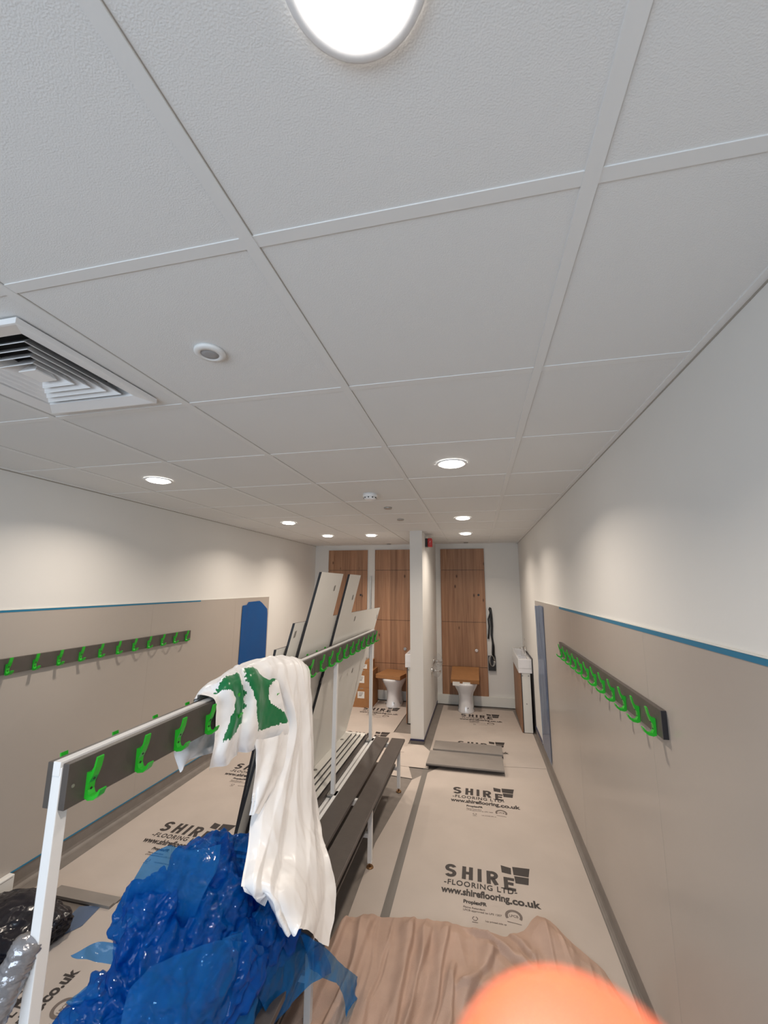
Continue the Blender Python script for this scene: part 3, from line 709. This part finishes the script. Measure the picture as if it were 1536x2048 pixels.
# two grey boards on the aisle floor
def slab(x0, x1, ya, yb, z0, th, dz, label):
    cx_, cy_ = (x0+x1)/2, (ya+yb)/2
    t = thing('grey_board', label, 'board', (cx_, cy_, z0), group='grey boards on the aisle floor')
    bm = bmesh.new(); bx(bm, x0-cx_, x1-cx_, ya-cy_, yb-cy_, 0, th, bevel=.002)
    for v in bm.verts: v.co.z += dz*(1-(v.co.y-(ya-cy_))/(yb-ya))
    o = obj('panel', bm, M_greyboard, t)
    bm = bmesh.new(); bx(bm, x0-cx_, x1-cx_, ya-cy_-.002, ya-cy_+.004, dz-.004, dz+.004); obj('edge_strip', bm, M_core, t)  # black strip drawn in as the shadow under the board's front edge
slab(-.525, .19, 4.21, 4.60, zf+.009, .018, .022, 'front grey board of the two lying on the right aisle floor')
slab(-.50, .20, 4.60, 4.86, zf+.012, .022, .008, 'rear grey board of the two lying on the right aisle floor')

# ------------------------------------------------------------------ surfaces from control grids
def cr4(p0, p1, p2, p3, t):
    return .5*((2*p1)+(p2-p0)*t+(2*p0-5*p1+4*p2-p3)*t*t+(3*p1-p0-3*p2+p3)*t**3)
def spline(pts, t):
    n = len(pts)-1; f = min(t*n, n-1e-6); i = int(f); f -= i
    g = lambda k: pts[max(0, min(n, k))]
    return cr4(g(i-1), g(i), g(i+1), g(i+2), f)
_rd = random.Random(3); DIRS = [(Vector((_rd.gauss(0, 1), _rd.gauss(0, 1), _rd.gauss(0, 1))).normalized(), _rd.random()*7, .7+1.5*_rd.random()) for _ in range(14)]
def tri(x): x = x-math.floor(x); return 4*abs(x-.5)-1
def crumple(p, seed, n=9):
    """sharp folds between flat facets, about -1..1"""
    w = p+Vector((noise.noise(p*.9+Vector((seed, 0, 0))), noise.noise(p*.9+Vector((0, seed, 3))), noise.noise(p*.9+Vector((5, 1, seed)))))*.55
    h = 0
    for k in range(n):
        d, ph, f = DIRS[(k+int(seed*3)) % 14]; m_ = noise.noise(p*.8+Vector((k*3.1, seed, 0)))
        h += tri(w.dot(d)*f*.55+ph+seed)*(.5+m_)/(f)
    return h*.36
def crease(p, sc, seed):
    """folded-film height: ridged noise"""
    q = Vector((p.x*sc+seed, p.y*sc, p.z*sc))
    return crumple(q, seed)*.9+crumple(q*2.6, seed+2, 6)*.35
def grid_surf(bm, rows, nu, nv, amp, sc, seed, fold=None, matf=None, zs=1):
    R = [[at(*p) if len(p) == 3 and not isinstance(p, Vector) else p for p in r] for r in rows]
    V = []
    for j in range(nv+1):
        tv = j/nv
        line = [spline([r[k] for r in R], tv) for k in range(len(R[0]))] if all(len(r) == len(R[0]) for r in R) else None
        V.append([spline(line, i/nu) for i in range(nu+1)])
    G = []
    for j in range(nv+1):
        g = []
        for i in range(nu+1):
            a = V[min(j+1, nv)][i]-V[max(j-1, 0)][i]; b = V[j][min(i+1, nu)]-V[j][max(i-1, 0)]
            n = a.cross(b); n = n.normalized() if n.length > 1e-9 else Vector((1, 0, 0))
            if n.x < 0: n = -n
            edge = 1
            q_ = V[j][i]; h = amp*crease(Vector((q_.x, q_.y, q_.z*zs)), sc, seed)*edge
            if fold: h += fold(i/nu, j/nv)
            g.append(bm.verts.new(V[j][i]+n*h))
        G.append(g)
    for j in range(nv):
        for i in range(nu):
            f = bm.faces.new((G[j][i], G[j][i+1], G[j+1][i+1], G[j+1][i])); f.smooth = True
            if matf: f.material_index = matf((i+.5)/nu, (j+.5)/nv)

# ------------------------------------------------------------------ white polythene bag hanging over the rail
bag = thing('plastic_bag', 'white polythene bag with green print draped over the hook rail', 'bag', (BX, 1.9, -.40))
BI = Matrix.Translation((-BX, -1.9, .40))
def bago(name, bm, mats):
    o = obj(name, bm, mats, bag); o.matrix_parent_inverse = BI; return o
bm = bmesh.new()
main = [
 [(462, 1372, -1.02), (515, 1352, -1.03), (565, 1345, -1.03), (590, 1350, -1.03), (605, 1350, -1.02)],
 [(470, 1334, -.975), (525, 1316, -.97), (565, 1314, -.965), (588, 1316, -.96), (608, 1322, -.955)],
 [(512, 1348, -.902), (548, 1334, -.895), (585, 1328, -.89), (606, 1334, -.885), (622, 1350, -.89)],
 [(548, 1392, -.892), (574, 1390, -.868), (598, 1395, -.860), (613, 1398, -.866), (626, 1405, -.89)],
 [(566, 1450, -.880), (585, 1455, -.852), (602, 1460, -.845), (617, 1462, -.852), (629, 1465, -.885)],
 [(535, 1530, -.885), (570, 1535, -.845), (595, 1540, -.825), (617, 1542, -.83), (632, 1548, -.87)],
 [(512, 1610, -.870), (550, 1620, -.825), (588, 1625, -.79), (620, 1630, -.79), (640, 1632, -.83)],
 [(500, 1690, -.840), (535, 1700, -.79), (580, 1710, -.745), (625, 1715, -.705), (656, 1705, -.69)],
 [(484, 1762, -.800), (520, 1765, -.75), (568, 1780, -.68), (625, 1790, -.65), (671, 1765, -.635)],
 [(486, 1776, -.790), (530, 1792, -.73), (572, 1835, -.655), (620, 1835, -.62), (668, 1825, -.612)],
 [(490, 1782, -.785), (545, 1812, -.72), (582, 1872, -.635), (612, 1858, -.605), (656, 1893, -.59)],
]
def fold1(u, v):
    k = min(1, max(0, (v-.15)/.3))
    return k*(.015*tri(u*2.1+v*.5+.2)+.006*tri(u*4.7-v*.9))*(1-.2*v)
grid_surf(bm, main, 120, 260, .010, 9, 1.3, fold1, None, .42)
bago('hanging_body', bm, M_bagw)
def inpoly(p, poly):
    x, y = p; c = False
    for i in range(len(poly)):
        (x0, y0), (x1, y1) = poly[i], poly[i-1]
        if (y0 > y) != (y1 > y) and x < (x1-x0)*(y-y0)/(y1-y0)+x0: c = not c
    return c
# print placed in the sheet's own (u across, v down) coordinates
GP = [[(.10, .30), (.52, .27), (.545, .45), (.545, .60), (.42, .69), (.22, .71), (.25, .62), (.32, .52), (.335, .41), (.22, .35)],
      [(.565, .28), (.92, .27), (.95, .34), (.84, .42), (.84, .52), (.92, .56), (1.02, .60), (1.02, .64), (.88, .67), (.70, .71), (.65, .58), (.61, .48), (.565, .38)]]
def gmat(u, v):
    w = .022*noise.noise(Vector((u*30, v*30, 2)))
    return 1 if any(inpoly((u+w, v+w), g) for g in GP) else 0
bm = bmesh.new()
head = [
 [(395, 1425, -1.01), (440, 1395, -1.02), (490, 1372, -1.03), (545, 1355, -1.02)],
 [(386, 1396, -.985), (437, 1352, -.99), (492, 1332, -.98), (545, 1332, -.97)],
 [(426, 1399, -.918), (458, 1365, -.905), (508, 1346, -.895), (553, 1358, -.895)],
 [(427, 1435, -.908), (468, 1412, -.888), (515, 1400, -.870), (562, 1400, -.880)],
 [(426, 1480, -.905), (460, 1468, -.880), (510, 1455, -.862), (573, 1448, -.870)],
 [(420, 1515, -.905), (450, 1505, -.885), (508, 1482, -.868), (574, 1462, -.868)],
 [(414, 1541, -.905), (452, 1527, -.895), (507, 1497, -.875), (572, 1470, -.870)],
]
grid_surf(bm, head, 120, 120, .0055, 11, 5.1, lambda u, v: .012*math.sin(u*19+2)*min(1, v*2.2)*(1-.3*v)-.018*math.exp(-((u-.54)/.03)**2)*min(1, v*3), gmat)
bago('printed_front', bm, (M_bagw, M_bagg))
bm = bmesh.new()
strand = [
 [(506, 1478, -.868), (530, 1478, -.860), (555, 1470, -.856), (574, 1455, -.862)],
 [(510, 1510, -.865), (530, 1510, -.850), (553, 1503, -.845), (573, 1492, -.855)],
 [(508, 1550, -.858), (525, 1550, -.838), (545, 1545, -.832), (564, 1535, -.845)],
 [(505, 1590, -.850), (515, 1590, -.833), (530, 1588, -.828), (541, 1580, -.84)],
 [(501, 1630, -.845), (505, 1630, -.835), (510, 1628, -.832), (514, 1625, -.84)]]
grid_surf(bm, strand, 40, 60, .007, 12, 9.2, lambda u, v: .007*math.sin(u*12+v*3))
bago('twisted_corner', bm, M_bagw)
bm = bmesh.new()
flap = [
 [(390, 1400, -.985), (420, 1385, -.985), (450, 1370, -.985)],
 [(372, 1440, -1.01), (405, 1430, -1.01), (445, 1420, -1.01)],
 [(362, 1480, -1.01), (398, 1478, -1.0), (440, 1470, -.995)],
 [(350, 1506, -1.005), (390, 1504, -.985), (435, 1488, -.98)],
 [(360, 1545, -1.0), (380, 1520, -.985), (428, 1505, -.975)]]
grid_surf(bm, flap, 36, 44, .006, 14, 2.2, lambda u, v: .006*math.sin(u*10+v*6))
bago('rear_flap', bm, M_bagw)

# ------------------------------------------------------------------ blue polythene heap on the bench
blue = thing('blue_plastic_sheeting', 'crumpled heap of shiny translucent blue polythene on the near bench seat', 'plastic sheeting', (-.93, 1.35, ZS))
BB = Matrix.Translation((.93, -1.35, -ZS))
def lobe(bm, c, r, seed, amp=.2, sub=6):
    b = bmesh.new(); bmesh.ops.create_icosphere(b, subdivisions=sub, radius=1)
    for v in b.verts:
        n = v.co.normalized()
        q = n*1.6+Vector((seed, seed*.7, 0))
        h = amp*(.8*noise.noise(q)+.75*crumple(q*1.5, seed)+.36*crumple(q*3.3, seed+1)+.09*crumple(q*8, seed+2, 6))
        v.co = n*(1+h)
        v.co = Vector((c[0]+v.co.x*r[0], c[1]+v.co.y*r[1], c[2]+v.co.z*r[2]))
        if v.co.z < ZS+.004 and -1.24 < v.co.x < -.65: v.co.z = ZS+.004+.002*noise.noise(v.co*30)
    for f in b.faces: f.smooth = True
    add(bm, b)
bm = bmesh.new()
for c, r, sd in (((-.99, 1.46, -1.02), (.10, .15, .12), 1.0), ((-1.01, 1.27, -1.02), (.09, .11, .12), 33.0), ((-1.02, 1.16, -1.19), (.12, .11, .11), 41.0), ((-.95, 1.60, -1.10), (.12, .14, .13), 4.2), ((-.97, 1.27, -1.14), (.12, .15, .13), 7.7),
                 ((-.82, 1.37, -1.19), (.12, .17, .11), 11.3), ((-.78, 1.56, -1.20), (.12, .15, .11), 15.9), ((-.90, 1.14, -1.21), (.12, .13, .11), 21.5), ((-.93, 1.42, -1.10), (.14, .18, .12), 27.5)):
    lobe(bm, c, r, sd, .25)
o = obj('crumpled_body', bm, M_blueplastic, blue); o.matrix_parent_inverse = BB
def flapb(rows, seed, nu=34, nv=40, amp=.012, sc=13):
    bm = bmesh.new(); grid_surf(bm, rows, nu, nv, amp, sc, seed); o = obj('loose_flap', bm, M_blueflap, blue); o.matrix_parent_inverse = BB
flapb([[(250, 1935, -1.00), (245, 1910, -1.03), (238, 1888, -1.05)], [(200, 1925, -1.08), (195, 1905, -1.10), (195, 1884, -1.11)], [(143, 1916, -1.14), (142, 1914, -1.14), (142, 1912, -1.14)]], 1)
flapb([[(215, 2035, -1.0), (200, 1995, -1.02), (195, 1965, -1.04)], [(175, 2030, -1.07), (160, 2005, -1.08), (168, 1975, -1.09)], [(140, 2012, -1.10), (132, 2005, -1.11), (140, 1996, -1.12)]], 2)
flapb([[(245, 1830, -1.05), (262, 1770, -1.03), (300, 1710, -1.0), (340, 1690, -.98)], [(300, 1850, -1.0), (320, 1800, -.96), (350, 1740, -.95), (380, 1700, -.95)],
       [(380, 1860, -.90), (400, 1800, -.88), (430, 1740, -.88), (440, 1690, -.90)]], 3, 80, 80, .024, 9)
flapb([[(440, 1880, -.80), (520, 1855, -.75), (560, 1850, -.72)], [(480, 1940, -.74), (570, 1880, -.69), (610, 1868, -.66)],
       [(520, 2000, -.70), (600, 1935, -.64), (660, 1915, -.60)], [(540, 2060, -.68), (615, 1975, -.615), (665, 1945, -.585)]], 5, 80, 80, .020, 9)
flapb([[(600, 1870, -.655), (612, 1900, -.645), (620, 1935, -.64)], [(640, 1885, -.60), (645, 1920, -.60), (645, 1955, -.60)], [(685, 1930, -.57), (682, 1950, -.57), (675, 1970, -.57)],
       [(725, 1962, -.55), (712, 1985, -.545), (690, 2000, -.55)], [(726, 1988, -.535), (704, 2010, -.53), (692, 2035, -.54)]], 6, 30, 60, .008, 16)
flapb([[(300, 1930, -.86), (260, 1980, -.88), (240, 2050, -.88)], [(380, 1900, -.80), (360, 1980, -.80), (340, 2070, -.80)], [(440, 1880, -.76), (450, 1970, -.74), (440, 2080, -.73)],
       [(520, 1890, -.72), (540, 1980, -.70), (520, 2080, -.69)]], 8, 90, 90, .030, 8)

# ------------------------------------------------------------------ dust sheet
bm = bmesh.new()
top = [(-.80, 2.05), (-.745, 2.20), (-.69, 2.34), (-.62, 2.385), (-.45, 2.41), (-.26, 2.43), (-.05, 2.42), (.08, 2.41), (.17, 2.47), (.25, 2.58), (.31, 2.56), (.39, 2.45), (.50, 2.33), (.56, 2.1)]
def ytop(x):
    for (a, b), (c, d) in zip(top, top[1:]):
        if a <= x <= c: return b+(d-b)*(x-a)/(c-a)
    return top[0][1] if x < top[0][0] else top[-1][1]
CREASES = [(-.365, 2.40, -.36, 1.62, .034, .05), (-.28, 2.30, -.35, 1.55, .030, .045), (-.19, 2.36, -.25, 1.6, .030, .04), (-.15, 2.12, -.16, 1.7, .028, .035),
           (-.57, 2.38, -.60, 1.6, .022, .05), (-.47, 2.25, -.50, 1.6, .018, .05), (.20, 2.20, -.09, 2.39, .040, .05), (.16, 2.14, -.12, 2.05, .030, .05),
           (.03, 2.27, -.10, 2.02, .034, .05), (.20, 2.28, .10, 2.42, .030, .04), (-.68, 2.30, -.72, 1.7, .03, .05)]
NX, NY = 300, 230; G = []
def smax(a, b): return a if a > b else b
for j in range(NY+1):
    row = []
    for i in range(NX+1):
        x = -.80+1.36*i/NX; s = j/NY; y = 1.15+(ytop(x)-1.15)*s
        y += .008*noise.noise(Vector((x*25, s*3, 4)))*s
        wx = x+.05*noise.noise(Vector((y*2.2, x*1.5, 0)))
        fx = .5*noise.noise(Vector((wx*9, y*1.0, 1.0)))+.5*(1-2.4*abs(noise.noise(Vector((wx*13, y*1.3, 6)))))
        h = .012+.034*max(0, fx)+.010*abs(tri(wx*6.3+.25*y))*max(0, noise.noise(Vector((wx*4, y*1.2, 8)))+.25)+.006*crumple(Vector((x*7, y*3, 0)), 4.0, 7)+.004*noise.noise(Vector((x*16, y*14, 9)))+.010*max(0, noise.noise(Vector((x*4, y*4, 3))))
        for (xa, ya, xb, yb, am, wd) in CREASES:
            ux, uy = xb-xa, yb-ya; L2 = ux*ux+uy*uy; tt = ((x-xa)*ux+(y-ya)*uy)/L2
            if tt < -.15 or tt > 1.15: continue
            fade = min(1, (tt+.15)/.2, (1.15-tt)/.2)
            d = ((x-xa)*uy-(y-ya)*ux)/math.sqrt(L2)+.012*noise.noise(Vector((tt*5, xa*9, 2)))
            h += am*max(0, fade)*(math.exp(-(d/wd)**2) if d > 0 else math.exp(-(d/(wd*.16))**2))
        h += .035*math.exp(-((x+.66)/.07)**2-((y-2.18)/.15)**2)                         # bunched near corner
        h += .045*math.exp(-((x-.27-(2.5-y)*.2)/.06)**2-((y-2.44)/.14)**2)              # raised hump at the far right
        h += .022*math.exp(-((x-.03-(2.25-y)*.5)/.028)**2)*max(0, 1-abs(y-2.15)/.3)
        edge = min(1, (1-s)*14); h *= (.35+.65*edge); 
        row.append(bm.verts.new((x, y, zf+.0035+max(0, h))))
    G.append(row)
for j in range(NY):
    for i in range(NX): bm.faces.new((G[j][i], G[j][i+1], G[j+1][i+1], G[j+1][i])).smooth = True
tag(obj('dust_sheet', bm, M_cloth), 'rumpled tan cotton dust sheet spread over the near aisle floor', 'dust sheet')

# ------------------------------------------------------------------ black bags, carton, roller on the left
def lump(name, c, r, seed, M, label, cat, amp=.18, sub=5):
    bm = bmesh.new(); b = bmesh.new(); bmesh.ops.create_icosphere(b, subdivisions=sub, radius=1)
    for v in b.verts:
        n = v.co.normalized(); q = n*1.5+Vector((seed, 0, seed))
        v.co = n*(1+amp*(noise.noise(q)*1.2+.5*(1-2*abs(noise.noise(q*2.3)))+.3*(1-2*abs(noise.noise(q*5)))+.12*(1-2*abs(noise.noise(q*11)))))
        v.co = Vector((v.co.x*r[0], v.co.y*r[1], max(v.co.z*r[2], -r[2]*.55)))
        v.co.z += r[2]*.55
    for f in b.faces: f.smooth = True
    add(bm, b); o = obj(name, bm, M); o.location = c; tag(o, label, cat); return o
lump('bin_bag', (-2.26, 1.86, zf+.007), (.25, .17, .09), 3, M_blackbag, 'black plastic bin bag on the floor behind the near white post', 'bag')
lump('bin_bag', (-2.33, 1.38, zf+.007), (.20, .20, .16), 9, M_blackbag, 'black plastic bin bag at the left edge of the picture, nearest the left wall', 'bag')
bm = bmesh.new(); bx(bm, -2.604, -2.565, 1.55, 2.09, zf, zf+.105, bevel=.004); t = thing('white_carton', 'pale cardboard box against the left wall behind the black bags', 'carton', (0, 0, 0))
obj('box', bm, M_label, t)
box('lid_seam', (-2.5655, -2.5644, 1.56, 2.08, zf+.094, zf+.096), M_printg, t)
bm = bmesh.new()    # scrap of blue film beside the loose sheet
q = [(-2.07, 1.86), (-1.99, 2.0), (-2.01, 2.13), (-2.12, 2.10)]
bm.faces.new([bm.verts.new((x, y, zf+.0080)) for x, y in q]); bmesh.ops.subdivide_edges(bm, edges=bm.edges[:], cuts=5, use_grid_fill=True)
for v in bm.verts: v.co.z += .002*abs(noise.noise(v.co*20))
tag(obj('blue_film_scrap', bm, M_slatefilm), 'triangular scrap of blue film on the corner of the loose floor sheet', 'film')

p_top = at(66, 1868, -.955); p_bot = at(8, 1985, -.975)
ax = (p_bot-p_top).normalized()
roll = thing('paint_roller', 'paint roller wrapped in silvery cling film with a red handle beside the near post', 'paint roller', p_top)
RI = Matrix.Translation(-p_top)
bm = bmesh.new(); b = bmesh.new()
nn = 40; L_ = .215; q = ax.to_track_quat('Z', 'Y'); rings = []
for j in range(64):
    s = j/63; z = s*L_; rr = .027*min(1, math.sqrt(max(0, 1-(1-min(1, z/.02))**2))+.02)*(1-.35*max(0, (s-.82)/.18))
    ring = []
    for i in range(nn):
        a = 2*PI*i/nn; k = 1+.14*(1-2*abs(noise.noise(Vector((math.cos(a)*1.5, math.sin(a)*1.5, s*42)))))+.05*noise.noise(Vector((a*5, s*30, 3)))
        ring.append(bm.verts.new(p_top+q@Vector((rr*k*math.cos(a), rr*k*math.sin(a), z))))
    rings.append(ring)
for a, c in zip(rings, rings[1:]):
    for i in range(nn): bm.faces.new((a[i], a[(i+1) % nn], c[(i+1) % nn], c[i])).smooth = True
bm.faces.new(rings[0][::-1]); bm.faces.new(rings[-1]); o = obj('wrapped_sleeve', bm, M_wrap, roll); o.matrix_parent_inverse = RI
bm = bmesh.new(); e0 = p_top+ax*(L_-.01); e1 = p_top+ax*(L_+.04); e2 = Vector((-1.03, .78, -1.10)); e3 = Vector((-1.04, .80, ZS+.012))
tube(bm, [e0, e1], .012, 14); tube(bm, [e1, e1.lerp(e2, .5), e2, e3], [.013, .016, .015, .012], 14)
o = obj('handle', bm, M_red, roll); o.matrix_parent_inverse = RI

# ------------------------------------------------------------------ the photographer's hand, one fingertip over the bottom of the lens
def C(x, y, z): return RT*x + UP*y - FWD*z      # x right, y up, z towards the back of the camera
joints = [
 (C(.0172, -.0480, -.036), .0124, None), (C(.0175, -.0545, -.0355), .0134, 0), (C(.0185, -.0680, -.033), .0115, 1), (C(.0225, -.0790, -.028), .0110, 2), (C(.030, -.0980, -.018), .0108, 3),
 (C(.036, -.118, -.004), .012, 4), (C(.050, -.150, .022), .020, 5), (C(.060, -.190, .055), .021, 6), (C(.066, -.235, .095), .024, 7),
 # middle, ring, little finger curled, and thumb
 (C(.058, -.118, -.002), .011, 6), (C(.066, -.100, -.018), .0095, 9), (C(.070, -.108, -.036), .0085, 10), (C(.070, -.122, -.040), .0078, 11),
 (C(.076, -.126, .006), .0105, 6), (C(.086, -.112, -.010), .009, 13), (C(.091, -.120, -.026), .008, 14), (C(.090, -.132, -.030), .0074, 15),
 (C(.090, -.140, .016), .0095, 6), (C(.100, -.130, .004), .008, 17), (C(.106, -.136, -.010), .0072, 18), (C(.104, -.146, -.014), .0066, 19),
 (C(.030, -.158, .022), .013, 7), (C(.010, -.142, .006), .0115, 21), (C(.000, -.124, -.008), .0095, 22)]
me = bpy.data.meshes.new('person'); o = bpy.data.objects.new('person', me); COL.objects.link(o)
org = joints[7][0]
me.from_pydata([j[0]-org for j in joints], [(i, j[2]) for i, j in enumerate(joints) if j[2] is not None], [])
o.location = org
sk = o.modifiers.new('skin', 'SKIN')
for i, j in enumerate(joints): me.skin_vertices[0].data[i].radius = (j[1], j[1])
me.skin_vertices[0].data[7].use_root = True
sk.use_smooth_shade = True
o.modifiers.new('smooth', 'SUBSURF').levels = 3; o.modifiers['smooth'].render_levels = 3
me.materials.append(M_skin)
tag(o, "photographer's bare orange-pink fingertip blurred over the bottom right of the lens", 'person')
